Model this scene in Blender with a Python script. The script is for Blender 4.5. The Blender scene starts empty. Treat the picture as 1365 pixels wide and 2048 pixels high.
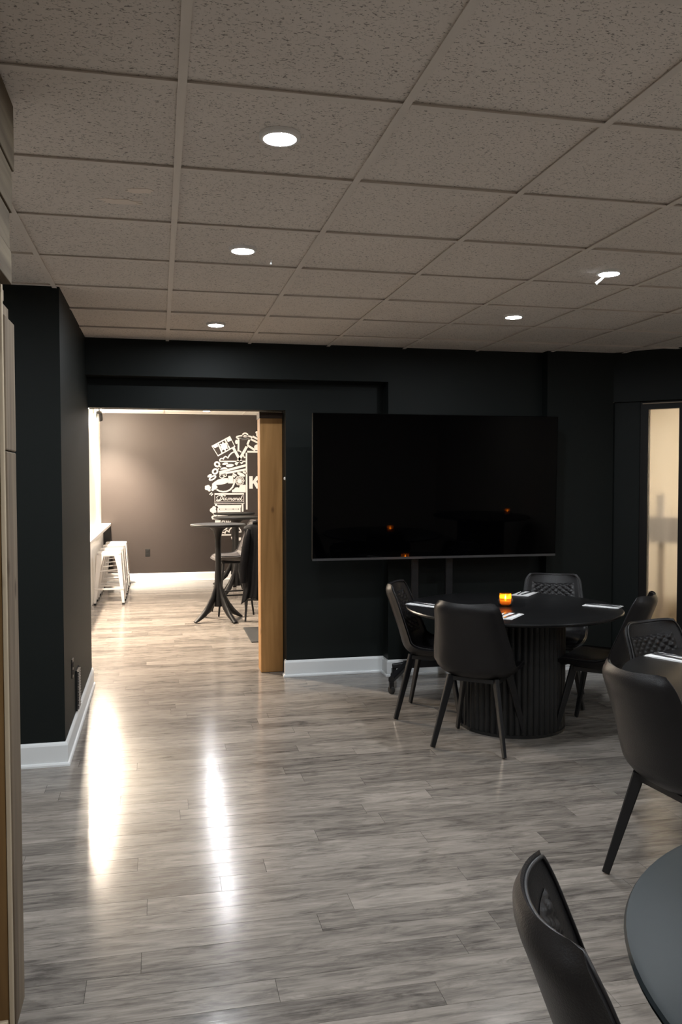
import bpy, bmesh, math, random
from mathutils import Vector, Matrix
random.seed(7)
sc = bpy.context.scene
COL = sc.collection
PI = math.pi

# ------------------------------------------------------------------ camera
CAM_H = 1.5607
def make_camera():
    yaw, pitch, roll = .2146, -.0379, -.0015
    cy, sy, cp, sp = math.cos(yaw), math.sin(yaw), math.cos(pitch), math.sin(pitch)
    fw = Vector((sy*cp, cy*cp, sp)); r = Vector((cy, -sy, 0)); u = r.cross(fw)
    cr, sr = math.cos(roll), math.sin(roll)
    r2 = r*cr + u*sr; u2 = u*cr - r*sr
    cd = bpy.data.cameras.new('camera'); co = bpy.data.objects.new('camera', cd); COL.objects.link(co)
    m = Matrix.Identity(4)
    for i in range(3):
        m[i][0] = r2[i]; m[i][1] = u2[i]; m[i][2] = -fw[i]; m[i][3] = (0, 0, CAM_H)[i]
    co.matrix_world = m
    cd.sensor_fit = 'VERTICAL'; cd.sensor_height = 36; cd.lens = 1667.9/2048*36
    cd.clip_start = .05; cd.clip_end = 60
    sc.camera = co
make_camera()

# ------------------------------------------------------------------ world, exposure
w = bpy.data.worlds.new('night'); sc.world = w; w.use_nodes = True
w.node_tree.nodes['Background'].inputs[0].default_value = (.05, .06, .08, 1)
w.node_tree.nodes['Background'].inputs[1].default_value = .2
sc.view_settings.view_transform = 'Standard'; sc.view_settings.look = 'None'
sc.view_settings.exposure = 0; sc.view_settings.gamma = 1; sc.view_settings.use_curve_mapping = False
sc.cycles.max_bounces = 10; sc.cycles.diffuse_bounces = 6; sc.cycles.glossy_bounces = 4
sc.cycles.transmission_bounces = 8; sc.cycles.sample_clamp_indirect = 6
sc.cycles.caustics_reflective = False; sc.cycles.caustics_refractive = False
POT = 690          # radiance of a cool recessed lamp
POT_COL = (.90, .955, 1.0)
TRACK_W = 920       # a warm spot head over the far counter
WARM = (1.0, .835, .655)

# ------------------------------------------------------------------ materials
def mat(name, col=(.5,.5,.5), rough=.5, metal=0, spec=.5, emit=None, es=0, bump=None, vary=0, vscale=6, coat=0, trans=0, ior=1.45, rvary=0):
    m = bpy.data.materials.new(name); m.use_nodes = True
    nt = m.node_tree; b = nt.nodes['Principled BSDF']
    b.inputs['Base Color'].default_value = (*col, 1); b.inputs['Roughness'].default_value = rough
    b.inputs['Metallic'].default_value = metal; b.inputs['Specular IOR Level'].default_value = spec
    b.inputs['IOR'].default_value = ior
    if coat: b.inputs['Coat Weight'].default_value = coat; b.inputs['Coat Roughness'].default_value = .1
    if trans: b.inputs['Transmission Weight'].default_value = trans
    if emit: b.inputs['Emission Color'].default_value = (*emit, 1); b.inputs['Emission Strength'].default_value = es
    L = nt.links.new
    tc = nt.nodes.new('ShaderNodeTexCoord')
    if vary or rvary:
        n = nt.nodes.new('ShaderNodeTexNoise'); n.inputs['Scale'].default_value = vscale; n.inputs['Detail'].default_value = 5
        L(tc.outputs['Object'], n.inputs['Vector'])
        if vary:
            mx = nt.nodes.new('ShaderNodeMix'); mx.data_type = 'RGBA'
            mx.inputs[6].default_value = (*[c*(1-vary) for c in col], 1); mx.inputs[7].default_value = (*[min(1, c*(1+vary)) for c in col], 1)
            L(n.outputs['Fac'], mx.inputs[0]); L(mx.outputs[2], b.inputs['Base Color'])
        if rvary:
            mr = nt.nodes.new('ShaderNodeMapRange'); mr.inputs[3].default_value = max(.02, rough-rvary); mr.inputs[4].default_value = rough+rvary
            L(n.outputs['Fac'], mr.inputs[0]); L(mr.outputs[0], b.inputs['Roughness'])
    if bump:
        s, st = bump
        n2 = nt.nodes.new('ShaderNodeTexNoise'); n2.inputs['Scale'].default_value = s; n2.inputs['Detail'].default_value = 4
        bp = nt.nodes.new('ShaderNodeBump'); bp.inputs['Strength'].default_value = st; bp.inputs['Distance'].default_value = .004
        L(tc.outputs['Object'], n2.inputs['Vector']); L(n2.outputs['Fac'], bp.inputs['Height']); L(bp.outputs['Normal'], b.inputs['Normal'])
    return m

def plank_mat(name, attr):
    """grey oak laminate; every plank shifts the grain by its own random number"""
    m = bpy.data.materials.new(name); m.use_nodes = True; nt = m.node_tree; L = nt.links.new; N = nt.nodes.new
    b = nt.nodes['Principled BSDF']
    geo = N('ShaderNodeNewGeometry')
    if attr:
        a = N('ShaderNodeAttribute'); a.attribute_name = 'rnd'; rnd = a.outputs['Fac']
    else:
        a = N('ShaderNodeObjectInfo'); rnd = a.outputs['Random']
    mul = N('ShaderNodeVectorMath'); mul.operation = 'SCALE'; mul.inputs[0].default_value = (37, 11, 53); L(rnd, mul.inputs['Scale'])
    add = N('ShaderNodeVectorMath'); add.operation = 'ADD'; L(geo.outputs['Position'], add.inputs[0]); L(mul.outputs[0], add.inputs[1])
    # long grain
    mp = N('ShaderNodeMapping'); mp.inputs['Scale'].default_value = (2.6, 30, 1); L(add.outputs[0], mp.inputs[0])
    n1 = N('ShaderNodeTexNoise'); n1.inputs['Scale'].default_value = 1.5; n1.inputs['Detail'].default_value = 6; n1.inputs['Distortion'].default_value = .9; n1.inputs['Roughness'].default_value = .6; L(mp.outputs[0], n1.inputs['Vector'])
    # broad smoky patches
    mp2 = N('ShaderNodeMapping'); mp2.inputs['Scale'].default_value = (3.0, 13, 1); L(add.outputs[0], mp2.inputs[0])
    n2 = N('ShaderNodeTexNoise'); n2.inputs['Scale'].default_value = 1.0; n2.inputs['Detail'].default_value = 7; n2.inputs['Roughness'].default_value = .62; n2.inputs['Distortion'].default_value = 1.2; L(mp2.outputs[0], n2.inputs['Vector'])
    # fine grain
    mp3 = N('ShaderNodeMapping'); mp3.inputs['Scale'].default_value = (14, 240, 1); L(add.outputs[0], mp3.inputs[0])
    n3 = N('ShaderNodeTexNoise'); n3.inputs['Scale'].default_value = 1.0; n3.inputs['Detail'].default_value = 3; L(mp3.outputs[0], n3.inputs['Vector'])
    r1 = N('ShaderNodeValToRGB'); r1.color_ramp.elements[0].position = .30; r1.color_ramp.elements[0].color = (.096, .085, .077, 1)
    r1.color_ramp.elements[1].position = .70; r1.color_ramp.elements[1].color = (.312, .278, .246, 1)
    e = r1.color_ramp.elements.new(.5); e.color = (.209, .186, .164, 1)
    mixf = N('ShaderNodeMath'); mixf.operation = 'MULTIPLY_ADD'; L(n2.outputs['Fac'], mixf.inputs[0]); mixf.inputs[1].default_value = .55
    h = N('ShaderNodeMath'); h.operation = 'MULTIPLY'; L(n1.outputs['Fac'], h.inputs[0]); h.inputs[1].default_value = .50; L(h.outputs[0], mixf.inputs[2])
    h2 = N('ShaderNodeMath'); h2.operation = 'MULTIPLY_ADD'; L(n3.outputs['Fac'], h2.inputs[0]); h2.inputs[1].default_value = .16; L(mixf.outputs[0], h2.inputs[2])
    h3 = N('ShaderNodeMath'); h3.operation = 'MULTIPLY_ADD'; L(rnd, h3.inputs[0]); h3.inputs[1].default_value = .20; L(h2.outputs[0], h3.inputs[2])
    h4 = N('ShaderNodeMath'); h4.operation = 'SUBTRACT'; L(h3.outputs[0], h4.inputs[0]); h4.inputs[1].default_value = .185
    L(h4.outputs[0], r1.inputs['Fac'])
    mp4 = N('ShaderNodeMapping'); mp4.inputs['Scale'].default_value = (5.5, 24, 1); L(add.outputs[0], mp4.inputs[0])
    n4 = N('ShaderNodeTexNoise'); n4.inputs['Scale'].default_value = 1.0; n4.inputs['Detail'].default_value = 8; n4.inputs['Roughness'].default_value = .68; n4.inputs['Distortion'].default_value = .7; L(mp4.outputs[0], n4.inputs['Vector'])
    m4 = N('ShaderNodeMapRange'); m4.inputs[1].default_value = .50; m4.inputs[2].default_value = .72; m4.inputs[3].default_value = 1.06; m4.inputs[4].default_value = .50; L(n4.outputs['Fac'], m4.inputs[0])
    sm = N('ShaderNodeVectorMath'); sm.operation = 'SCALE'; L(r1.outputs['Color'], sm.inputs[0]); L(m4.outputs[0], sm.inputs['Scale']); L(sm.outputs[0], b.inputs['Base Color'])
    mr = N('ShaderNodeMapRange'); L(n3.outputs['Fac'], mr.inputs[0]); mr.inputs[3].default_value = .135; mr.inputs[4].default_value = .185
    L(mr.outputs[0], b.inputs['Roughness']); b.inputs['Specular IOR Level'].default_value = .5
    bp = N('ShaderNodeBump'); bp.inputs['Strength'].default_value = .08; bp.inputs['Distance'].default_value = .002
    L(n3.outputs['Fac'], bp.inputs['Height']); L(bp.outputs['Normal'], b.inputs['Normal'])
    return m

def tile_mat():
    m = bpy.data.materials.new('acoustic_tile'); m.use_nodes = True; nt = m.node_tree; L = nt.links.new; N = nt.nodes.new
    b = nt.nodes['Principled BSDF']; b.inputs['Roughness'].default_value = .95; b.inputs['Specular IOR Level'].default_value = .1
    geo = N('ShaderNodeNewGeometry'); mp = N('ShaderNodeMapping'); mp.inputs['Scale'].default_value = (1, 1.7, 1); L(geo.outputs['Position'], mp.inputs[0])
    n = N('ShaderNodeTexNoise'); n.inputs['Scale'].default_value = 105; n.inputs['Detail'].default_value = 2.5; n.inputs['Distortion'].default_value = .8; L(mp.outputs[0], n.inputs['Vector'])
    r = N('ShaderNodeValToRGB'); r.color_ramp.elements[0].position = .33; r.color_ramp.elements[0].color = (.33, .30, .28, 1)
    r.color_ramp.elements[1].position = .415; r.color_ramp.elements[1].color = (.87, .815, .765, 1)
    L(n.outputs['Fac'], r.inputs['Fac'])
    n2 = N('ShaderNodeTexNoise'); n2.inputs['Scale'].default_value = 1.4; n2.inputs['Detail'].default_value = 3; L(geo.outputs['Position'], n2.inputs['Vector'])
    mr = N('ShaderNodeMapRange'); mr.inputs[3].default_value = .86; mr.inputs[4].default_value = 1.1; L(n2.outputs['Fac'], mr.inputs[0])
    vm = N('ShaderNodeVectorMath'); vm.operation = 'SCALE'; L(r.outputs['Color'], vm.inputs[0]); L(mr.outputs[0], vm.inputs['Scale'])
    L(vm.outputs[0], b.inputs['Base Color'])
    bp = N('ShaderNodeBump'); bp.inputs['Strength'].default_value = .5; bp.inputs['Distance'].default_value = .004
    L(r.outputs['Color'], bp.inputs['Height']); L(bp.outputs['Normal'], b.inputs['Normal'])
    return m

def wood_mat(name, dark, light, axis=2, rough=.7, scale=1.0):
    """solid timber, the grain running along one object axis, with knots"""
    m = bpy.data.materials.new(name); m.use_nodes = True; nt = m.node_tree; L = nt.links.new; N = nt.nodes.new
    b = nt.nodes['Principled BSDF']; b.inputs['Roughness'].default_value = rough; b.inputs['Specular IOR Level'].default_value = .3
    tc = N('ShaderNodeTexCoord'); oi = N('ShaderNodeObjectInfo')
    ad = N('ShaderNodeVectorMath'); ad.operation = 'ADD'; L(tc.outputs['Object'], ad.inputs[0])
    ml = N('ShaderNodeVectorMath'); ml.operation = 'SCALE'; ml.inputs[0].default_value = (9, 7, 13); L(oi.outputs['Random'], ml.inputs['Scale']); L(ml.outputs[0], ad.inputs[1])
    s = [24*scale]*3; s[axis] = 1.6*scale
    mp = N('ShaderNodeMapping'); mp.inputs['Scale'].default_value = s; L(ad.outputs[0], mp.inputs[0])
    n = N('ShaderNodeTexNoise'); n.inputs['Scale'].default_value = 1; n.inputs['Detail'].default_value = 6; n.inputs['Distortion'].default_value = .5; L(mp.outputs[0], n.inputs['Vector'])
    r = N('ShaderNodeValToRGB'); r.color_ramp.elements[0].position = .3; r.color_ramp.elements[0].color = (*dark, 1); r.color_ramp.elements[1].position = .7; r.color_ramp.elements[1].color = (*light, 1)
    L(n.outputs['Fac'], r.inputs['Fac'])
    s2 = [9]*3; s2[axis] = 4.5
    mp2 = N('ShaderNodeMapping'); mp2.inputs['Scale'].default_value = s2; L(ad.outputs[0], mp2.inputs[0])
    v = N('ShaderNodeTexVoronoi'); v.inputs['Scale'].default_value = .8; L(mp2.outputs[0], v.inputs['Vector'])
    kr = N('ShaderNodeValToRGB'); kr.color_ramp.elements[0].position = .05; kr.color_ramp.elements[0].color = (.25, .2, .16, 1); kr.color_ramp.elements[1].position = .14; kr.color_ramp.elements[1].color = (1, 1, 1, 1)
    L(v.outputs['Distance'], kr.inputs['Fac'])
    mx = N('ShaderNodeMix'); mx.data_type = 'RGBA'; mx.blend_type = 'MULTIPLY'; mx.inputs[0].default_value = .8; L(r.outputs['Color'], mx.inputs[6]); L(kr.outputs['Color'], mx.inputs[7])
    L(mx.outputs[2], b.inputs['Base Color'])
    bp = N('ShaderNodeBump'); bp.inputs['Strength'].default_value = .25; bp.inputs['Distance'].default_value = .003; L(n.outputs['Fac'], bp.inputs['Height']); L(bp.outputs['Normal'], b.inputs['Normal'])
    return m

def amber_mat():
    m = bpy.data.materials.new('amber_glass'); m.use_nodes = True; nt = m.node_tree; L = nt.links.new; N = nt.nodes.new
    nt.nodes.remove(nt.nodes['Principled BSDF']); out = nt.nodes['Material Output']
    tr = N('ShaderNodeBsdfTranslucent'); tr.inputs[0].default_value = (1.0,.33,.03,1)
    tp = N('ShaderNodeBsdfTransparent'); tp.inputs[0].default_value = (1.0,.40,.05,1)
    gl = N('ShaderNodeBsdfGlossy'); gl.inputs[1].default_value = .08
    n = N('ShaderNodeTexNoise'); n.inputs['Scale'].default_value = 60; mr = N('ShaderNodeMapRange'); mr.inputs[3].default_value = .45; mr.inputs[4].default_value = .6; L(n.outputs['Fac'], mr.inputs[0])
    a = N('ShaderNodeMixShader'); L(mr.outputs[0], a.inputs[0]); L(tr.outputs[0], a.inputs[1]); L(tp.outputs[0], a.inputs[2])
    b = N('ShaderNodeMixShader'); b.inputs[0].default_value = .05; L(a.outputs[0], b.inputs[1]); L(gl.outputs[0], b.inputs[2]); L(b.outputs[0], out.inputs[0])
    return m

M = dict(
    plank=plank_mat('grey_oak_plank', False), plank_f=plank_mat('grey_oak_plank_field', True),
    under=mat('underlay', (.03,.028,.026), .9),
    tile=tile_mat(), tee=mat('grid_tee', (.80,.75,.70), .6, vary=.06), slab=mat('slab', (.03,.03,.03), .9),
    ceil2=mat('cream_ceiling', (.93,.91,.86), .9, bump=(120,.1), vary=.04, vscale=30),
    green=mat('black_green_paint', (.0060,.0083,.0078), .6, spec=.24, bump=(180,.10), vary=.08),
    char=mat('charcoal_paint', (.036,.0295,.027), .5, spec=.3, bump=(160,.10), vary=.06),
    plaster=mat('beige_plaster', (.76,.68,.58), .8, bump=(120,.05), vary=.04),
    white=mat('white_trim', (.74,.76,.77), .4, bump=(60,.03), vary=.03),
    wwall=mat('white_wall', (.85,.82,.76), .6, bump=(140,.06), vary=.03),
    counter=mat('white_counter', (.86,.84,.80), .3, vary=.03),
    post=wood_mat('pine_post', (.26,.125,.036), (.46,.24,.082), 2, .65, .6),
    barn=wood_mat('barn_board', (.065,.046,.028), (.16,.125,.082), 1, .85),
    barnv=wood_mat('barn_board_upright', (.10,.072,.048), (.195,.15,.105), 2, .85),
    ply=wood_mat('brown_ply', (.10,.052,.016), (.165,.092,.032), 2, .8),
    pale=wood_mat('pale_edge', (.34,.27,.185), (.44,.36,.26), 2, .7),
    leather=mat('black_leather', (.0085,.0078,.0085), .40, spec=.40, bump=(260,.22), vary=.12, vscale=12),
    leather2=mat('grey_leather', (.050,.045,.045), .5, spec=.45, bump=(220,.2), vary=.15, vscale=12),
    pipe=mat('piping', (.014,.013,.014), .38),
    bmetal=mat('black_metal', (.009,.009,.010), .42, spec=.5, bump=(300,.05), vary=.1),
    table=mat('black_table_top', (.007,.007,.0075), .30, spec=.3, vary=.3, vscale=4, rvary=.04),
    sheen_top=mat('grey_sheen_top', (.020,.0245,.026), .36, spec=.14, vary=.35, vscale=3.5, rvary=.05),  # smoky grey base partly paints the lamps' sheen into the top
    drum=mat('black_fluted_wood', (.012,.012,.012), .5, bump=(90,.1)),
    hitop=mat('dark_resin', (.007,.0068,.0072), .45, spec=.28, bump=(200,.08), vary=.1),
    screen=mat('screen_glass', (.0004,.0004,.0006), .03, spec=.10),
    bezel=mat('bezel', (.0012,.0012,.0012), .6, spec=.03), silver=mat('silver_strip', (.10,.10,.105), .4, metal=.8),
    lens=mat('lamp_lens', (1,1,1), .5, emit=POT_COL, es=POT), ring=mat('lamp_ring', (.85,.85,.85), .4),
    lens_w=mat('warm_lens', (1,1,1), .5, emit=(1,.86,.66), es=130),
    lens_d=mat('far_lens', (1,1,1), .5, emit=(.97,.97,1.0), es=600),
    lens_e=mat('end_lens', (1,1,1), .5, emit=(.97,.97,1.0), es=200),
    tin=mat('white_enamel_steel', (.62,.60,.58), .35, spec=.5, metal=.0, vary=.04), rubber=mat('rubber', (.015,.015,.015), .7),
    cloth=mat('white_napkin', (.80,.80,.80), .8, bump=(300,.2)), steel=mat('dark_steel', (.10,.10,.11), .25, metal=.9),
    outlet=mat('black_plastic', (.012,.012,.012), .35), hole=mat('slot', (.003,.003,.003), .6),
    paint=mat('mural_paint', (.80,.79,.77), .6, vary=.03), 
    jacket=mat('black_jacket', (.004,.004,.005), .6, spec=.12, bump=(70,.5), vary=.3, vscale=9),
    matt=mat('floor_mat', (.010,.0105,.011), .85, bump=(400,.6)),
    frame=mat('bronze_frame', (.007,.006,.0055), .5, spec=.25, vary=.1),
    amber=amber_mat(), clear=mat('clear_glass', (.95,.95,.95), .03, trans=1, ior=1.25),
    wax=mat('wax', (.9,.75,.5), .6, emit=(1,.45,.10), es=.7), flame=mat('flame', (1,.7,.3), .5, emit=(1,.56,.15), es=320),  # emission paints the flame's glow into the candle body
    frost=mat('frosted_glass', (.97,.95,.92), .45, trans=1, ior=1.06, bump=(9,.05)),
    cream=mat('cream_wall', (.76,.69,.58), .8, vary=.05), greyb=mat('grey_cabinet', (.42,.38,.35), .7, vary=.1), brownp=mat('brown_pole', (.30,.23,.17), .7),
    scar=mat('bare_tile_core', (.97,.88,.80), .95, vary=.03),
)

# ------------------------------------------------------------------ mesh helpers
class MB:
    def __init__(s): s.v = []; s.f = []
    def add(s, vs, fs):
        o = len(s.v); s.v += [tuple(p) for p in vs]; s.f += [tuple(i+o for i in f) for f in fs]; return s
    def box(s, x0, x1, y0, y1, z0, z1):
        return s.add([(x0,y0,z0),(x1,y0,z0),(x1,y1,z0),(x0,y1,z0),(x0,y0,z1),(x1,y0,z1),(x1,y1,z1),(x0,y1,z1)],
                     [(3,2,1,0),(4,5,6,7),(0,1,5,4),(1,2,6,5),(2,3,7,6),(3,0,4,7)])
    def cbox(s, x0, x1, y0, y1, z0, z1, c):
        """box with chamfered vertical-top edges"""
        vs = [(x0,y0,z0),(x1,y0,z0),(x1,y1,z0),(x0,y1,z0),(x0,y0,z1-c),(x1,y0,z1-c),(x1,y1,z1-c),(x0,y1,z1-c),
              (x0+c,y0+c,z1),(x1-c,y0+c,z1),(x1-c,y1-c,z1),(x0+c,y1-c,z1)]
        fs = [(3,2,1,0),(8,9,10,11)]
        for i in range(4):
            j = (i+1) % 4; fs += [(i,j,4+j,4+i),(4+i,4+j,8+j,8+i)]
        return s.add(vs, fs)
    def ring_sweep(s, rings, cap=True, closed=False):
        n = len(rings[0]); vs = [p for r in rings for p in r]; fs = []
        k = len(rings)
        for i in range(k if closed else k-1):
            i2 = (i+1) % k
            for j in range(n):
                j2 = (j+1) % n; fs.append((i*n+j, i*n+j2, i2*n+j2, i2*n+j))
        if cap and not closed: fs += [tuple(range(n))[::-1], tuple((k-1)*n+j for j in range(n))]
        return s.add(vs, fs)
    def tube(s, pts, rad, n=8, closed=False, flat=1.0):
        pts = [Vector(p) for p in pts]; k = len(pts); rings = []
        if not hasattr(rad, '__len__'): rad = [rad]*k
        t0 = None; up = None
        for i in range(k):
            a = pts[(i-1) % k] if (closed or i > 0) else pts[i]; b = pts[(i+1) % k] if (closed or i < k-1) else pts[i]
            t = (b-a).normalized()
            if up is None: up = Vector((0,0,1)) if abs(t.z) < .9 else Vector((0,1,0))
            sd = t.cross(up).normalized(); up = sd.cross(t).normalized()
            rings.append([pts[i] + sd*math.cos(2*PI*j/n)*rad[i] + up*math.sin(2*PI*j/n)*rad[i]*flat for j in range(n)])
        return s.ring_sweep(rings, closed=closed)
    def lathe(s, prof, n=32, c=(0,0), cap=True):
        rings = [[(c[0]+r*math.cos(2*PI*j/n), c[1]+r*math.sin(2*PI*j/n), z) for j in range(n)] for r, z in prof]
        return s.ring_sweep(rings, cap=cap)
    def bar(s, a, b, w0, d0, w1, d1, side=None):
        """tapered rectangular bar from a to b"""
        a, b = Vector(a), Vector(b); t = (b-a).normalized()
        sd = Vector(side) if side else (t.cross(Vector((0,0,1))) if abs(t.z) < .95 else Vector((1,0,0)))
        sd = (sd - t*sd.dot(t)).normalized(); up = sd.cross(t)
        def q(p, w_, d_):
            o = []; c = min(w_, d_)*.18
            for (x, y) in ((-w_/2+c,-d_/2),(w_/2-c,-d_/2),(w_/2,-d_/2+c),(w_/2,d_/2-c),(w_/2-c,d_/2),(-w_/2+c,d_/2),(-w_/2,d_/2-c),(-w_/2,-d_/2+c)): o.append(p+sd*x+up*y)
            return o
        return s.ring_sweep([q(a,w0,d0), q(b,w1,d1)])
    def prism(s, poly, plane, d0, d1):
        """extrude a 2D polygon; plane 'xz' along y, 'xy' along z, 'yz' along x"""
        f = {'xz': lambda u,v,d: (u,d,v), 'xy': lambda u,v,d: (u,v,d), 'yz': lambda u,v,d: (d,u,v)}[plane]
        return s.ring_sweep([[f(u,v,d0) for u,v in poly], [f(u,v,d1) for u,v in poly]])
    def mesh(s, name, m=None, smooth=False, angle=None):
        me = bpy.data.meshes.new(name); me.from_pydata(s.v, [], s.f); me.validate(); me.update()
        bm = bmesh.new(); bm.from_mesh(me); bmesh.ops.recalc_face_normals(bm, faces=bm.faces); bm.to_mesh(me); bm.free()
        if m: me.materials.append(m)
        if smooth:
            me.polygons.foreach_set('use_smooth', [True]*len(me.polygons))
            if angle: me.set_sharp_from_angle(angle=math.radians(angle))
        return me
    def build(s, name, m, parent=None, smooth=False, angle=40, loc=None, bevel=0):
        o = bpy.data.objects.new(name, s.mesh(name, M[m] if isinstance(m, str) else m, smooth, angle)); COL.objects.link(o)
        if parent: o.parent = parent
        if loc: o.location = loc
        if bevel:
            bv = o.modifiers.new('edge', 'BEVEL'); bv.width = bevel; bv.segments = 2; bv.limit_method = 'ANGLE'
        return o
def tag(o, label, cat, group=None):
    o['label'] = label; o['category'] = cat
    if group: o['group'] = group
    return o
def struct(o): o['kind'] = 'structure'; return o
def thing(name, label, cat, loc=(0,0,0), rz=0, group=None):
    o = bpy.data.objects.new(name, None); COL.objects.link(o); o.location = loc; o.rotation_euler.z = rz
    o.empty_display_size = .1
    return tag(o, label, cat, group)
def copy_tree(root, label, loc, rz=0, scale=None):
    def cp(o, par):
        c = o.copy(); COL.objects.link(c); c.parent = par
        for ch in [k for k in bpy.data.objects if k.parent == o]: cp(ch, c)
        return c
    r = cp(root, None); r.location = loc; r.rotation_euler.z = rz; r['label'] = label
    if scale: r.scale = scale
    return r

# ------------------------------------------------------------------ dimensions
CEIL = 2.596
YW, YR = 6.37, 6.53           # main wall face, recessed wall face
XL = -.518                    # left wall face
YP = 4.75                     # front of the left wall block
YFAR = 13.2                   # charcoal wall of the far room
XFL = -.87                    # white wall of the far room
ROOM = (-2.6, 5.2, -3.2)      # left, right, back limits of the near room

# ------------------------------------------------------------------ floor: planks
def floor():
    root = struct(MB().box(-2.9, 5.6, -3.5, 14.0, -.06, -.012).build('floor', 'under'))
    pw, pl = .1195, 1.22
    y0 = 3.02 - 9*pw
    me = {}
    field = MB(); rnds = []
    n = 0
    j0 = int(math.floor((-3.4 - y0)/pw)); j1 = int((13.3 - y0)/pw)
    known = {9: -.058, 12: -.10, 14: -.228, 16: .08, 8: .68, 7: .54, 18: -.2, 5: -.236, 4: .34}
    rr = random.Random(3)
    for j in range(j0, j1):
        ya = y0 + j*pw; off = known.get(j, rr.uniform(0, pl))
        far = ya > 6.4
        xa0, xa1 = (-2.8, 5.5) if not far else (-1.0, 5.5)
        k0 = math.floor((xa0 - off)/pl); x = off + k0*pl
        while x < xa1:
            a, b = max(x, xa0), min(x+pl, xa1)
            if b - a > .03:
                cx, cy = (a+b)/2, ya + pw/2
                # in the picture? (frustum on the floor, a little wider)
                vis = 2.2 < cy < 5.75 and b > -.20*cy - .05 and a < .68*cy + .15
                if vis:
                    L = round(b-a, 3)
                    if L not in me: me[L] = MB().box(-L/2+.0006, L/2-.0006, -pw/2+.0007, pw/2-.0007, -.012, 0).mesh('plank', M['plank'])
                    o = bpy.data.objects.new('plank', me[L]); COL.objects.link(o); o.parent = root; o.location = (cx, cy, 0); n += 1
                else:
                    field.box(a+.0006, b-.0006, ya+.0007, ya+pw-.0007, -.012, 0); rnds.append(rr.random())
            x += pl
    o = field.build('plank_field', 'plank_f', root); o['kind'] = 'stuff'
    at = o.data.attributes.new('rnd', 'FLOAT', 'FACE'); nf = len(o.data.polygons)//len(rnds)
    at.data.foreach_set('value', [r for r in rnds for _ in range(nf)])
    print('planks', n, 'field', len(rnds))
floor()

# ------------------------------------------------------------------ ceiling: lay-in tiles in a grid of tees
GX, GY, GT = .0689, 2.2591, .6096
def ceiling():
    x0, x1, y0, y1 = ROOM[0], ROOM[1], ROOM[2], 6.34
    root = struct(MB().box(x0-.2, x1+.3, y0-.2, 6.9, CEIL+.03, CEIL+.12).build('ceiling', 'slab'))
    xs = [GX + i*GT for i in range(-5, 10)]; ys = [GY + j*GT for j in range(-10, 8)]
    xs = [x0] + [x for x in xs if x0+.05 < x < x1-.05] + [x1]; ys = [y0] + [y for y in ys if y0+.05 < y < y1-.02] + [6.42]
    me = {}; rr = random.Random(5)
    for a, b in zip(xs, xs[1:]):
        for c, d in zip(ys, ys[1:]):
            k = (round(b-a, 3), round(d-c, 3))
            if k not in me:
                u, v = k[0]/2-.004, k[1]/2-.004
                me[k] = MB().box(-u, u, -v, v, 0, .014).mesh('ceiling_tile', M['tile'])
            o = bpy.data.objects.new('ceiling_tile', me[k]); COL.objects.link(o); o.parent = root
            o.location = ((a+b)/2, (c+d)/2, CEIL + .0100 + rr.uniform(-.0018, .0018)); o.rotation_euler = (rr.uniform(-.002,.002), rr.uniform(-.002,.002), 0)
    h = .012
    for x in xs[1:-1]:
        MB().box(x-h, x+h, y0, 6.4, CEIL, CEIL+.0018).box(x-.002, x+.002, y0, 6.4, CEIL+.0018, CEIL+.03).build('main_tee', 'tee', root)
    cm = {}
    for y in ys[1:-1]:
        for a, b in zip(xs, xs[1:]):
            L = round(b-a-.026, 3)
            if L not in cm: cm[L] = MB().box(-L/2, L/2, -h, h, 0, .0018).box(-L/2, L/2, -.002, .002, .0018, .03).mesh('cross_tee', M['tee'])
            o = bpy.data.objects.new('cross_tee', cm[L]); COL.objects.link(o); o.parent = root; o.location = ((a+b)/2, y, CEIL-.0003)
    # two patches where the tile face has flaked off
    for (cx, cy, rx, ry, sd) in ((-.135, 3.262, .075, .03, 1), (-.058, 3.128, .05, .028, 4)):
        r2 = random.Random(sd); pts = []
        for i in range(18):
            a = 2*PI*i/18; q = 1 + r2.uniform(-.3, .25); pts.append((cx + rx*q*math.cos(a) + .3*ry*math.sin(a), cy + ry*q*math.sin(a)))
        MB().prism(pts, 'xy', CEIL+.0065, CEIL+.008).build('bare_patch', 'scar', root)
    # loose hanger wires by the lamps
    MB().tube([(2.19,3.80,CEIL+.001),(2.185,3.83,CEIL-.02),(2.155,3.86,CEIL-.05)], [.002,.004,.008], 6).build('wire_stub', 'ring', root)
    MB().tube([(.525,3.94,CEIL+.001),(.525,3.945,CEIL-.018)], [.003,.005], 6).build('wire_stub', 'ring', root)
ceiling()
def ceiling_far():
    root = struct(MB().box(XFL-.3, 5.6, 6.9, YFAR+.3, CEIL, CEIL+.1).build('ceiling_far_room', 'ceil2'))
    for i in range(6):
        x = GX + (i*2-2)*GT
        MB().box(x-.012, x+.012, 6.92, YFAR, CEIL-.004, CEIL).build('main_tee', 'wwall', root)
    for j in range(0, 11):
        y = 7.1 + j*GT
        MB().box(XFL, 5.5, y-.012, y+.012, CEIL-.003, CEIL-.0002).build('cross_tee', 'wwall', root)
ceiling_far()

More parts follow.
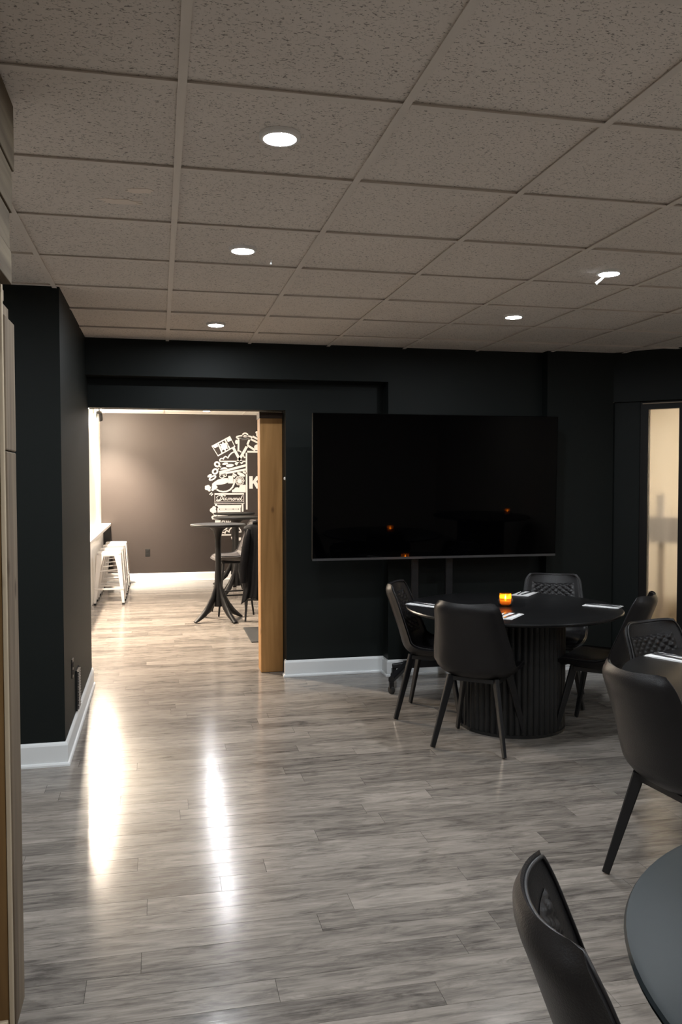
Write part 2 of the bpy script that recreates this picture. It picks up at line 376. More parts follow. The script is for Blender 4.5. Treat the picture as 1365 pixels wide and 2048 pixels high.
# ------------------------------------------------------------------ walls
ZS = 2.335      # underside of the bulkhead over the recess
XJ = 1.772      # right jamb of the recess
ZH = 2.112      # underside of the doorway header
XD = .978       # right side of the doorway
def walls():
    b = MB()
    b.box(XJ, 3.08, YW, 6.80, 0, CEIL+.03).box(XL, XJ, YW, 6.80, ZS, CEIL+.03)
    b.box(XD, XJ, YR, 6.80, 0, ZS).box(XL, XD, YR, 6.70, ZH, ZS)
    b.box(3.08, 3.67, 6.27, 6.80, 0, CEIL+.03)
    struct(b.build('wall_back', 'green'))
    struct(MB().box(-2.7, XL, YP, 6.60, 0, CEIL+.03).build('wall_left', 'green'))
    struct(MB().box(-2.9, -2.7, -3.4, YP+.2, 0, CEIL+.03).build('wall_left_side', 'plaster'))
    struct(MB().box(-2.9, 5.4, -3.4, -3.2, 0, CEIL+.03).build('wall_behind', 'plaster'))
    struct(MB().box(5.2, 5.4, -3.2, 4.74, 0, CEIL+.03).build('wall_right', 'plaster'))
    # far room
    struct(MB().box(-2.7, 5.6, YFAR, YFAR+.2, 0, CEIL+.02).build('wall_far', 'char'))
    struct(MB().box(XFL-.2, XFL, 6.60, YFAR, 0, CEIL+.02).build('wall_far_left', 'wwall'))
    struct(MB().box(3.1, 3.3, 6.8, YFAR, 0, CEIL+.02).build('wall_far_right', 'wwall'))
walls()

def base_profile(d=1):
    # (out, z): board with a small top bead and a shoe moulding
    return [(0,0),(.026,0),(.026,.010),(.022,.018),(.014,.020),(.014,.112),(.010,.122),(.004,.130),(0,.130)]
def baseboard(name, pts):
    """sweep the profile along a floor polyline; outwards is to the right of travel"""
    prof = base_profile(); rings = []
    P = [Vector((x,y)) for x,y in pts]
    for i, p in enumerate(P):
        d0 = (p-P[i-1]).normalized() if i else (P[1]-P[0]).normalized()
        d1 = (P[i+1]-p).normalized() if i < len(P)-1 else d0
        n0 = Vector((d0.y,-d0.x)); n1 = Vector((d1.y,-d1.x)); n = (n0+n1).normalized(); k = 1/max(.3, n.dot(n0))
        rings.append([(p.x+n.x*o*k, p.y+n.y*o*k, z) for o, z in prof])
    return struct(MB().ring_sweep(rings).build(name, 'white'))
baseboard('baseboard_left', [(-2.69,YP-.0005),(XL+.0005,YP-.0005),(XL+.0005,6.60)])
baseboard('baseboard_back', [(XD-.0005,YR+.05),(XD-.0005,YR-.0005),(XJ-.0005,YR-.0005),(XJ-.0005,YW-.0005),(3.0795,YW-.0005),(3.0795,6.2695),(3.67,6.2695)])
baseboard('baseboard_far', [(XFL+.045,YFAR-.0005),(5.39,YFAR-.0005)])

# angled wall with the tall lit window
def window_wall():
    c45 = math.sqrt(.5); P0 = Vector((3.67, 6.27))
    def W(t, d, z): return (P0.x + c45*t + c45*d, P0.y - c45*t + c45*d, z)   # t along the wall, d into it
    def wb(mb, t0, t1, d0, d1, z0, z1):
        vs = [W(t,d,z) for z in (z0,z1) for (t,d) in ((t0,d0),(t1,d0),(t1,d1),(t0,d1))]
        return mb.add(vs, [(3,2,1,0),(4,5,6,7),(0,1,5,4),(1,2,6,5),(2,3,7,6),(3,0,4,7)])
    mb = MB(); wb(mb, 0, 2.17, 0, .25, 2.20, CEIL+.03); wb(mb, -.3, .205, .035, .25, 0, 2.20); wb(mb, 1.36, 2.17, .035, .25, 0, 2.20)
    struct(mb.build('wall_angled', 'green'))
    root = struct(wb(wb(MB(), .205, .268, .045, .12, 0, 2.20), .505, .585, .045, .12, 0, 2.20).build('window_1', 'frame'))
    wb(MB(), .268, .505, .045, .12, 2.135, 2.20).build('head_rail', 'frame', root)
    wb(MB(), .268, .505, .045, .12, 0, .10).build('bottom_rail', 'frame', root)
    wb(MB(), .225, .56, .030, .045, 2.176, 2.184).build('trim_reflection', 'brownp', root)  # brown strip stands in for the warm reflection along the window head
    wb(MB(), .268, .505, .08, .086, .10, 2.135).build('pane', 'frost', root)
    wb(MB(), .585, 1.29, .045, .12, 2.135, 2.20).build('head_rail', 'frame', root)
    wb(MB(), 1.29, 1.36, .045, .12, 0, 2.20).build('side_rail', 'frame', root)
    wb(MB(), .585, 1.29, .045, .12, 0, .10).build('bottom_rail', 'frame', root)
    wb(MB(), .585, 1.29, .08, .086, .10, 2.135).build('pane', 'frost', root)
    # lit vestibule behind the glass
    mb = MB(); wb(mb, -.6, 2.6, 1.7, 1.8, 0, 2.7); wb(mb, -.7, -.6, .85, 1.8, 0, 2.7); wb(mb, -.6, -.2, .85, 1.7, 2.6, 2.7); wb(mb, -.6, -.2, .85, 1.7, -.05, -.01); wb(mb, 2.5, 2.6, .3, 1.7, 0, 2.7); wb(mb, -.2, 2.5, .30, 1.7, 2.6, 2.7); wb(mb, -.2, 2.5, .30, 1.7, -.05, -.01)
    struct(mb.build('wall_vestibule', 'cream'))
    cab = thing('vestibule_cabinet', 'grey cabinet dimly seen behind the tall frosted window', 'cabinet', (0,0,0))
    wb(MB(), -.5, .8, 1.05, 1.25, .98, 1.22).build('body', 'greyb', cab)
    wb(MB(), .14, .19, 1.07, 1.12, -.01, .98).build('leg', 'brownp', cab)
    wb(MB(), -.46, -.41, 1.07, 1.12, -.01, .98).build('leg', 'brownp', cab)
    wb(MB(), .12, .18, 1.10, 1.16, 1.22, 1.42).build('upright', 'greyb', cab)
    p = W(1.35, .55, 2.45)
    lt = thing('vestibule_lamp', 'warm ceiling lamp of the vestibule behind the tall window', 'lamp', (p[0],p[1],2.6))
    MB().lathe([(.09,-.0),(.09,-.03),(.07,-.05)], 20).build('housing', 'ring', lt)
    MB().lathe([(.07,-.05),(.05,-.065),(.001,-.07)], 20).build('lens', mat('vest_lens', (1,1,1), .5, emit=(1,.90,.75), es=1850), lt)
window_wall()

# vent, outlet and small fittings of the left wall
def wall_plate(name, label, cat, root_loc, build): 
    t = thing(name, label, cat, root_loc); build(t); return t
def outlet_parts(t, ax):
    # ax: 'x' plate faces +x ; 'y' plate faces -y
    def bx(a0,a1,d0,d1,z0,z1): return MB().box(d0,d1,a0,a1,z0,z1) if ax == 'x' else MB().box(a0,a1,-d1,-d0,z0,z1)
    bx(-.035,.035,0,.006,-.057,.057).build('plate','outlet',t,bevel=.002)
    for z in (-.022,.022): bx(-.017,.017,.006,.009,z-.014,z+.014).build('socket','hole',t)
wall_plate('wall_outlet', 'black wall outlet on the left wall near the white baseboard', 'outlet', (XL,5.16,.445), lambda t: outlet_parts(t,'x'))
wall_plate('wall_outlet', 'black wall outlet on the charcoal wall beside the white stools', 'outlet', (-.185,YFAR,.45), lambda t: outlet_parts(t,'y'))
def grille(t):
    MB().box(0,.006,-.085,.085,-.125,.125).build('backing','hole',t)
    MB().box(.006,.012,-.085,-.07,-.125,.125).build('frame_side','outlet',t); MB().box(.006,.012,.07,.085,-.125,.125).build('frame_side','outlet',t)
    me = MB().prism([(0,0),(.016,-.004),(.016,-.001),(0,.004)],'xz',-.07,.07).mesh('louvre',M['outlet'])
    for i in range(15):
        o = bpy.data.objects.new('louvre', me); COL.objects.link(o); o.parent = t; o.location = (.004,0,-.115+i*.0165)
wall_plate('vent_grille', 'black louvred vent grille low on the left wall', 'vent', (XL,5.42,.262), grille)
o = MB().lathe([(.013,0),(.013,.006),(.008,.012),(.001,.013)], 16).build('white_speck', 'wwall'); o.location = (XD,YR+.035,1.576); o.rotation_euler = (0,-PI/2,0)  # small plain white disc on the doorway edge
tag(o, 'tiny round white stud on the doorway edge beside the timber post', 'speck')

# timber post of the doorway
p = thing('timber_post', 'square brown pine post at the right side of the lit doorway', 'post', (.795,6.705,0))
MB().box(0,.182,0,.18,0,2.112).build('shaft','post',p,bevel=.006)
MB().box(-.004,.186,-.004,.184,2.06,2.1118).build('top_shade',mat('shade_brown',(.055,.032,.018),.7,vary=.2),p)  # darker band paints the header's shade on the post top

# reclaimed wood opening at the left edge
def wood_opening():
    t = thing('wood_clad_opening', 'rough reclaimed wood post and lintel boards at the left picture edge', 'wooden frame', (-.5,2.5,0))
    def b(name, m, x0,x1,y0,y1,z0,z1, bev=.004):
        o = MB().box(x0,x1,y0,y1,z0,z1).build(name, m, t, bevel=bev); o.location = (.5,-2.5,0); return o
    b('post','ply',-.70,-.4285,2.447,2.60,0,2.06)
    b('lit_edge','pale',-.4275,-.4160,2.443,2.461,.012,2.10,.003)  # paler wood paints the light caught by the rounded corner
    b('inner_board','barnv',-.428,-.4255,2.462,2.60,0,2.06,.001)
    b('side_board','barnv',-.425,-.412,2.463,2.612,0,1.643)
    b('side_board','barnv',-.425,-.412,2.463,2.617,1.646,2.02)
    b('block','barnv',-.46,-.420,2.463,2.50,2.062,2.093,.002)
    b('block','barnv',-.46,-.422,2.463,2.495,2.097,2.155,.002)
    b('foot_plate','pale',-.70,-.43,2.432,2.452,0,.04)
    for (z0,z1,yf,xo) in ((2.412,2.592,2.475,-.383),(2.292,2.408,2.45,-.386),(2.186,2.289,2.425,-.390),(2.094,2.183,2.43,-.387)):
        b('lintel_board','barn',xo-.03,xo,-.6,yf,z0,z1,.003)
    b('lintel_core','ply',-.70,-.425,-.6,2.40,2.10,2.594)
    b('post','ply',-.70,-.43,-.9,-.6,0,2.594)
    b('far_jamb_trim','pale',-.71,-.702,2.45,2.60,0,2.06)
wood_opening()

# ------------------------------------------------------------------ recessed lamps
def pot(loc, label, lens='lens', r=.05):
    t = thing('recessed_lamp', label, 'ceiling lamp', loc, group='recessed ceiling lamps')
    MB().lathe([(r+.013,.0095),(r+.013,-.001),(r+.009,-.005),(r,-.005),(r,-.002),(.001,-.002)], 28).build('trim_ring','ring',t)
    n = 24; vs = [((r-.0005)*math.cos(2*PI*j/n), (r-.0005)*math.sin(2*PI*j/n), -.003) for j in range(n)]
    o = MB().add(vs, [tuple(range(n))[::-1]]).build('lens',lens,t)
    if o.data.polygons[0].normal.z > 0: o.data.flip_normals()
for x, y, l in ((.367,2.544,'nearest round white ceiling lamp, large above the grey floor'),(.378,3.805,'second round ceiling lamp in the row leading to the doorway'),
             (.379,5.646,'round ceiling lamp just in front of the doorway wall'),(2.217,3.843,'round ceiling lamp at the right with a wire stub beside it'),
             (2.211,4.983,'round ceiling lamp above the black screen and set table'),
             (2.21,1.2,'unseen round ceiling lamp added above the near table'),  # from here on: unseen lamps added to light the near room
             (.37,1.2,'unseen round ceiling lamp added nearly over the camera'),(.37,-.6,'unseen round ceiling lamp added behind the camera over the aisle'),
             (2.21,-.6,'unseen round ceiling lamp added behind the camera over the right tables'),(4.0,2.6,'unseen round ceiling lamp added near the right wall'),
             (4.0,.4,'unseen round ceiling lamp added by the right wall behind the camera'),(-1.4,1.2,'unseen round ceiling lamp added left of the wood opening'),(-1.4,3.4,'unseen round ceiling lamp added behind the wood post')):
    pot((x,y,CEIL), l)
for x, y, l in ((.70,12.6,'small ceiling lamp seen through the doorway above the mural wall'),(.67,11.2,'ceiling lamp of the far room over the middle high table, hidden by the header'),
                (.65,9.75,'ceiling lamp of the far room over the nearest high table, hidden by the header'),(.63,8.3,'ceiling lamp of the far room just beyond the doorway, hidden by the header'),
                (2.3,10.7,'ceiling lamp of the far room behind the black wall'),(2.3,8.4,'ceiling lamp of the far room behind the screen wall')):
    pot((x,y,CEIL), l, 'lens_d' if y < 12 else 'lens_e')

# warm spot heads on a track over the counter
tr = thing('light_track', 'white lighting track on the far room ceiling above the counter', 'track', (-.80,10.5,CEIL))
MB().box(-.017,.017,-2.6,2.4,-.022,0).build('rail','ring',tr,bevel=.002)
MB().box(-.02,.02,2.4,2.46,-.026,0).build('end_cap','ring',tr)
def spot_head(y, label, aim, power, size, fill=0):
    t = thing('spot_head', label, 'spotlight', (-.80,y,CEIL-.022), group='warm track spotlights')
    MB().tube([(0,0,0),(0,0,-.06)], .008, 8).build('stem','bmetal',t)
    h = MB().lathe([(.02,.075),(.040,.07),(.046,.0),(.046,-.05),(.041,-.05),(.041,-.035),(.005,-.035)], 20).build('head','bmetal',t,True); h.location = (0,0,-.13); h.rotation_euler = (Vector(aim)-Vector((-.80,y,CEIL-.152))).to_track_quat('-Z','Y').to_euler()
    l = MB().lathe([(.040,-.040),(.03,-.048),(.001,-.052)], 18).build('lens','lens_w',h)
    ld = bpy.data.lights.new('spot_beam','SPOT'); ld.energy = TRACK_W*power; ld.color = WARM; ld.spot_size = math.radians(size); ld.spot_blend = 1; ld.shadow_soft_size = .04
    lo = bpy.data.objects.new('spot_beam', ld); COL.objects.link(lo); lo.parent = h; lo.location = (0,0,-.06)
    if fill:
        pd = bpy.data.lights.new('ceiling_fill','POINT'); pd.energy = TRACK_W*fill; pd.color = WARM; pd.shadow_soft_size = .03  # added point light that brightens the far ceiling
        po = bpy.data.objects.new('ceiling_fill', pd); COL.objects.link(po); po.parent = h; po.location = (0,0,-.085)
spot_head(10.05, 'glaring warm spotlight beside the doorway edge over the counter', (-.48,9.5,0), 1.0, 156)
spot_head(12.0, 'second warm spotlight on the track, nearer the charcoal wall', (-.80,13.2,.75), 1.3, 84, .22)
spot_head(8.3, 'warm spotlight on the track hidden behind the left wall', (.1,8.0,0), .7, 150)

# ------------------------------------------------------------------ far room: counter, stools
ct = thing('bar_counter', 'white bar counter along the far room wall', 'counter', (XFL+.002,11,0))
MB().box(0,.028,-2.3,2.198,0,.87).build('front_panel','counter',ct)
MB().box(-.0,.14,-2.3,2.198,.87,.91).build('counter_top','counter',ct,bevel=.004)
MB().box(.028,.132,2.16,2.196,.13,.87).build('end_shade','outlet',ct)  # black panel stands in for the shade at the counter end

def stool_parts(t):
    h = .655; a = .15; bb = .188
    sq = []
    for i in range(24):
        an = 2*PI*(i+.5)/24; cx, cy = math.cos(an), math.sin(an); k = (abs(cx)**5+abs(cy)**5)**(-1/5); sq.append((cx*k, cy*k))
    rings = [[(x*a*f, y*a*f, z) for x,y in sq] for f, z in ((.98,h-.045),(1.0,h-.03),(1.0,h-.008),(.97,h),(.60,h-.004),(.12,h-.004))]
    MB().ring_sweep(rings).build('seat','tin',t,True)
    for sx in (-1,1):
        for sy in (-1,1):
            mb = MB()
            def sec(cx, cy, w_, z, th=.006):
                # L-shaped pressed leg, corner outwards
                return [(cx,cy,z),(cx-sx*w_,cy,z),(cx-sx*w_,cy-sy*th,z),(cx-sx*th,cy-sy*th,z),(cx-sx*th,cy-sy*w_,z),(cx,cy-sy*w_,z)]
            mb.ring_sweep([sec(sx*a*.985,sy*a*.985,.085,h-.03), sec(sx*.158,sy*.158,.055,h-.2), sec(sx*bb,sy*bb,.03,.02)])
            l = mb.build('leg','tin',t)
            MB().box(sx*(bb-.015)-.017,sx*(bb-.015)+.017,sy*(bb-.015)-.017,sy*(bb-.015)+.017,0,.025).build('rubber_foot','rubber',l)
    for sgn in (-1,1):
        MB().bar((-.175,sgn*.175,.2),(.175,sgn*.175,.2),.008,.022,.008,.022).build('rung','tin',t)
        MB().bar((sgn*.175,-.175,.2),(sgn*.175,.175,.2),.008,.022,.008,.022).build('rung','tin',t)
    MB().bar((-.15,-.15,.42),(.15,.15,.42),.006,.016,.006,.016).build('cross_brace','tin',t)
st = thing('metal_stool', 'white metal stool nearest the doorway under the counter', 'stool', (-.628,10.99,0), group='white metal counter stools')
stool_parts(st)
for y, l in ((11.57,'white metal stool, second from the doorway along the counter'),(12.15,'white metal stool, third from the doorway along the counter'),(12.74,'white metal stool against the charcoal wall, farthest along the counter')):
    copy_tree(st, l, (-.628,y,0))

# ------------------------------------------------------------------ high tables
def high_table(label, loc, rz):
    t = thing('high_table', label, 'high table', loc, rz, 'round pedestal high tables')
    MB().lathe([(.04,1.04),(.20,1.045),(.295,1.055),(.305,1.063),(.305,1.074),(.298,1.08),(.001,1.08)], 48).build('table_top','hitop',t,True,30)
    MB().lathe([(.055,.16),(.050,.30),(.042,.45),(.034,.62),(.032,.80),(.034,.93),(.05,1.0),(.10,1.04)], 12).build('pole','hitop',t,True)
    for k in range(4):
        a = PI/2*k; dx, dy = math.cos(a), math.sin(a)
        prof = [(.020,.50,.010,.016),(.040,.36,.020,.024),(.075,.25,.025,.036),(.13,.155,.027,.042),(.20,.085,.028,.034),(.27,.038,.029,.022),(.315,.014,.028,.013)]
        rings = []
        for r, z, wd, th in prof:
            n = Vector((0,0,1)); tx = Vector((dx,dy,0)); s_ = Vector((-dy,dx,0)); c = tx*r + Vector((0,0,z))
            up = (Vector((0,0,1))*.75 + tx*.65).normalized()
            rings.append([c + s_*wd*math.cos(2*PI*i/10) + up*th*math.sin(2*PI*i/10) for i in range(10)])
        MB().ring_sweep(rings).build('leg','hitop',t,True)
    return t
ht = high_table('round dark high table nearest the doorway with a four-legged pedestal', (.635,9.345,0), math.radians(-58))
copy_tree(ht, 'middle round high table behind the quilted bar chair', (1.0,11.15,0), math.radians(-50))
copy_tree(ht, 'farthest round high table in front of the white mural', (1.09,12.5,0), math.radians(-5))

# ------------------------------------------------------------------ upholstered chairs
def crv(pts, u):
    n = len(pts)-1; x = min(max(u,0),1)*n; i = min(int(x), n-1); t = x-i
    p = lambda k: Vector(pts[min(max(k,0),n)])
    a,b,c,d = p(i-1),p(i),p(i+1),p(i+2)
    return .5*((2*b)+(c-a)*t+(2*a-5*b+4*c-d)*t*t+(3*b-a-3*c+d)*t**3)
PROF = [(.225,.440),(.17,.468),(.08,.462),(-.02,.452),(-.10,.452),(-.155,.482),(-.185,.55),(-.215,.63),(-.245,.71),(-.275,.79),(-.305,.862)]
WID = [(w_,0) for w_ in (.185,.212,.222,.228,.232,.230,.225,.210,.196,.187,.180)]
WRAP = [(w_,0) for w_ in (.0,.008,.015,.028,.05,.060,.062,.060,.058,.055,.050)]
def shell_pt(u, s, off=0.):
    c = crv(PROF,u); d = (crv(PROF,min(1,u+.01))-crv(PROF,max(0,u-.01))).normalized()     # (y,z)
    n = Vector((d.y, -d.x))
    w_ = crv(WID,u).x; wr = crv(WRAP,u).x
    e = 1.0
    if u > .90: e = 1 - .13*((u-.90)/.10)**2.2
    if u < .06: e = 1 - .16*((.06-u)/.06)**2
    a = abs(s); sd = 1 if s >= 0 else -1
    lat = w_*e*s
    f = wr*a**2.3
    # slope of the wrap turns the normal sideways
    sl = math.atan2(wr*2.3*a**1.3, w_)
    nx = -math.sin(sl)*sd; nn = math.cos(sl)
    q = c + n*(f + off*nn)
    drop = .016*a**4 if u > .9 else 0
    k = max(0,(u-.9)/.1)
    return Vector((lat + off*nx, q.x - d.x*drop*k, q.y - d.y*drop*k))
def chair_meshes():
    NU, NS = 44, 20
    R = {}
    def thick(u): return .050 - .014*min(1,max(0,(u-.35)/.3))
    us = [i/NU for i in range(NU+1)]; ss = [-1+2*j/NS for j in range(NS+1)]
    inner = [[shell_pt(u,s,.0) for s in ss] for u in us]
    outer = [[shell_pt(u,s,-thick(u)*(1-.62*abs(s)**6)*(1-.5*max(0,(u-.93)/.07)**2)*(1-.5*max(0,(.06-u)/.06)**2)) for s in ss] for u in us]
    mb = MB(); n = NS+1
    vs = [p for r in inner for p in r] + [p for r in outer for p in r]; O = (NU+1)*n; fs = []
    for i in range(NU):
        for j in range(NS):
            fs.append((i*n+j,i*n+j+1,(i+1)*n+j+1,(i+1)*n+j)); fs.append((O+i*n+j,O+(i+1)*n+j,O+(i+1)*n+j+1,O+i*n+j+1))
    loop = [(0,j) for j in range(NS)] + [(i,NS) for i in range(NU)] + [(NU,j) for j in range(NS,0,-1)] + [(i,0) for i in range(NU,0,-1)]
    # bulged rim: an extra ring between the inner and outer edges
    ctr = Vector((0,-.05,.6)); R0 = O*2
    for (i,j) in loop:
        a, b_ = inner[i][j], outer[i][j]; m_ = (a+b_)/2
        s_, u_ = ss[j], us[i]
        out = Vector((0,0,0))
        if j in (0,NS): out += Vector((1 if s_ > 0 else -1,0,0))
        if i == NU: out += Vector((0,0,1))
        if i == 0: out += Vector((0,1,-.2))
        vs.append(m_ + out.normalized()*.012)
    L = len(loop)
    for k in range(L):
        (i,j), (i2,j2) = loop[k], loop[(k+1)%L]
        a, b_ = i*n+j, i2*n+j2
        fs.append((a, b_, R0+(k+1)%L, R0+k)); fs.append((R0+k, R0+(k+1)%L, O+b_, O+a))
    mb.add(vs, fs); R['shell'] = mb.mesh('shell', M['leather'], True, 75)
    rim = [shell_pt(us[i], ss[j], .001) for (i,j) in loop]
    R['piping'] = MB().tube(rim, .0042, 6, closed=True).mesh('piping', M['pipe'], True)
    # quilted inner back
    A, B = 64, 54; mb = MB(); vs = []; fs = []
    for i in range(A+1):
        for j in range(B+1):
            u = .57 + .345*i/A; s = -.80 + 1.6*j/B
            U = (u-.57)*1.15; V = s*.20
            p_ = .052; ha = abs(math.sin(PI*(U+V)/p_)); hb = abs(math.sin(PI*(U-V)/p_))
            edge = min(1, min(i, A-i, j, B-j)/3)
            vs.append(shell_pt(u, s, .002 + edge*(.003 + .0095*(ha*hb)**.55)))
    for i in range(A):
        for j in range(B): a = i*(B+1)+j; fs.append((a,a+1,a+B+2,a+B+1))
    mb.add(vs, fs); R['quilt'] = mb.mesh('quilted_panel', M['leather'], True)
    # seat cushion
    mb = MB(); vs = []; fs = []; A, B = 24, 20
    for i in range(A+1):
        for j in range(B+1):
            u = .05 + .37*i/A; s = -.86 + 1.72*j/B
            edge = min(1, min(i, A-i, j, B-j)/4); vs.append(shell_pt(u, s, .001 + .018*edge**.5))
    for i in range(A):
        for j in range(B): a = i*(B+1)+j; fs.append((a,a+1,a+B+2,a+B+1))
    mb.add(vs, fs); R['cushion'] = mb.mesh('seat_cushion', M['leather'], True)
    return R
CH = chair_meshes()
def link(name, me, parent, m=None):
    o = bpy.data.objects.new(name, me); COL.objects.link(o); o.parent = parent
    if m: o.material_slots[0].link = 'OBJECT'; o.material_slots[0].material = M[m]
    return o
def dining_chair(label, loc, rz):
    t = thing('dining_chair', label, 'chair', loc, rz, 'black upholstered dining chairs')
    link('shell', CH['shell'], t); link('piping', CH['piping'], t); link('quilted_panel', CH['quilt'], t); link('seat_cushion', CH['cushion'], t)
    MB().box(-.15,.15,-.13,.15,.392,.416).build('seat_frame','bmetal',t)
    for sx in (-1,1):
        for sy in (-1,1):
            MB().bar((sx*.135,sy*.125+.0,.42),(sx*.215,sy*.215,.006),.046,.026,.030,.018,side=(sx*.7,sy*.7,0)).build('leg','bmetal',t,True,30)
    return t
def face(f): return math.atan2(f[1], f[0]) - PI/2
# (rear mid point of the legs, facing) -> root centre
def seat_at(rear, f, d=.215):
    L = math.hypot(*f); return (rear[0]+f[0]/L*d, rear[1]+f[1]/L*d, 0)
spots = [((1.71,4.45),(math.cos(math.radians(50)),math.sin(math.radians(50))),'black dining chair with its back to the camera, in front of the set round table'),
         ((1.6,5.37),(math.cos(math.radians(-30)),math.sin(math.radians(-30))),'black dining chair at the left of the set table below the screen corner'),
         ((2.8,5.59),(math.cos(math.radians(-118)),math.sin(math.radians(-118))),'black dining chair with quilted back behind the set table, facing the camera'),
         ((2.825,4.53),(math.cos(math.radians(135)),math.sin(math.radians(135))),'black dining chair at the right of the set table in front of the lit window'),
         ((1.74,2.74),(math.cos(math.radians(6)),math.sin(math.radians(6))),'large black dining chair seen from behind at the right picture edge'),
         ((2.34,3.575),(math.cos(math.radians(-72)),math.sin(math.radians(-72))),'black quilted dining chair beyond the right hand table at the picture edge'),
         ((0.68,1.24),(math.cos(math.radians(-15)),math.sin(math.radians(-15))),'nearest black dining chair, cut off at the bottom of the picture')]
c0 = None
for r, f, l in spots:
    loc = seat_at(r, f)
    if c0 is None: c0 = dining_chair(l, loc, face(f))
    else: copy_tree(c0, l, loc, face(f))

def bar_chair(label, loc, rz, m):
    t = thing('bar_chair', label, 'bar chair', loc, rz, 'tall bar chairs')
    for nm, k in (('shell','shell'),('piping','piping'),('quilted_panel','quilt'),('seat_cushion','cushion')):
        o = link(nm, CH[k], t, m if nm != 'piping' else None); o.location.z = .215
    o = MB().box(-.14,.14,-.12,.15,.605,.63).build('seat_frame','bmetal',t)
    for sx in (-1,1):
        for sy in (-1,1):
            MB().bar((sx*.15,sy*.13,.635),(sx*.205,sy*.205,.004),.026,.026,.020,.020).build('leg','bmetal',t)
    k = .187
    for a, b in (((-k,-k),(k,-k)),((k,-k),(k,k)),((k,k),(-k,k)),((-k,k),(-k,-k))):
        MB().bar((a[0],a[1],.24),(b[0],b[1],.24),.014,.018,.014,.018).build('foot_rail','bmetal',t)
    return t
bar_chair('grey quilted bar chair beside the nearest high table, facing left', (.83,9.80,0), face((-1,-.12)), 'leather2')
bc = bar_chair('bar chair with a black jacket over its back beside the timber post', (1.14,9.36,0), face((.10,1)), 'leather')

# jacket over the back of the bar chair
def jacket():
    t = thing('jacket', 'black jacket draped over the bar chair beside the timber post', 'jacket', (1.14,9.36,-.05), face((.10,1)))
    path = [(-.16,.80),(-.215,.98),(-.258,1.09),(-.305,1.142),(-.358,1.10),(-.372,.95),(-.372,.78),(-.372,.60),(-.368,.45),(-.365,.30)]
    A, B = 48, 40; vs = []; fs = []
    for i in range(A+1):
        u = i/A; c = crv(path,u)
        for j in range(B+1):
            s = -1+2*j/B
            wd = .185 + .075*max(0,(u-.35))*1.2
            if u > .32 and u < .45: wd += .02
            fold = .016*math.sin(s*13+u*3)*max(0,u-.3) + .010*math.sin(s*27+1.3+u*6)*max(0,u-.35)
            hem = -.04*math.sin(s*4+.6)*max(0,u-.9)*10
            wrap = .05*abs(s)**2.5
            vs.append((s*wd*(1+.04*math.sin(u*21+s)), c.x + fold + wrap*(1 if u > .33 else .6), c.y + hem - (.03*abs(s)**3)))
    for i in range(A):
        for j in range(B): a = i*(B+1)+j; fs.append((a,a+1,a+B+2,a+B+1))
    o = MB().add(vs,fs).build('body','jacket',t,True,None); sm = o.modifiers.new('thick','SOLIDIFY'); sm.thickness = .012
    for sx in (-1,1):
        MB().tube([(sx*.16,-.335,1.08),(sx*.185,-.37,.98),(sx*.205,-.38,.84),(sx*.222,-.375,.70),(sx*.225,-.37,.58),(sx*.225,-.365,.50)], [.02,.036,.040,.038,.034,.028], 10, flat=.6).build('sleeve','jacket',t,True)
    MB().tube([(-.12,-.305,1.150),(-.06,-.31,1.160),(0,-.311,1.163),(.06,-.31,1.160),(.12,-.305,1.150)], [.018,.024,.026,.024,.018], 8).build('collar','jacket',t,True)
jacket()

o = MB().cbox(-.55,.55,-.41,.41,0,.009,.004).build('floor_mat','matt'); o.location = (1.405,8.385,0)
tag(o, 'black floor mat on the far room floor beside the timber post', 'mat')

# ------------------------------------------------------------------ round dining tables
def round_table(label, loc):
    t = thing('round_table', label, 'table', loc, 0, 'black round dining tables')
    MB().lathe([(.60,.727),(.668,.733),(.678,.740),(.68,.748),(.676,.754),(.665,.756),(.001,.756)], 96).build('table_top','table',t,True,25)
    n = 52; pts = []
    R = .318
    ring = []
    for i in range(n):
        for q in range(5):
            a = 2*PI*(i + q/5)/n; h = math.sin(PI*q/5)*.014; ring.append(((R+h)*math.cos(a),(R+h)*math.sin(a)))
    MB().ring_sweep([[(x,y,z) for x,y in ring] for z in (.018,.727)]).build('fluted_drum','drum',t,True,50)
    MB().lathe([(.335,0),(.335,.018)], 64).build('plinth','drum',t)
    return t
T1, T2, T3 = (2.2,4.95), (1.405,1.0), (2.5,2.84)
rt = round_table('black round table with candle and four place settings below the screen', (*T1,0))
t2 = copy_tree(rt, 'round table with a bare top greyed by painted sheen in the bottom right corner', (*T2,0))
for k in bpy.data.objects:
    if k.parent == t2 and k.name.startswith('table_top'): k.material_slots[0].link = 'OBJECT'; k.material_slots[0].material = M['sheen_top']
copy_tree(rt, 'black round table at the right edge with one place setting showing', (*T3,0))
copy_tree(rt, 'black round table by the right wall, outside the picture', (4.45,1.0,0))
ZT = .756

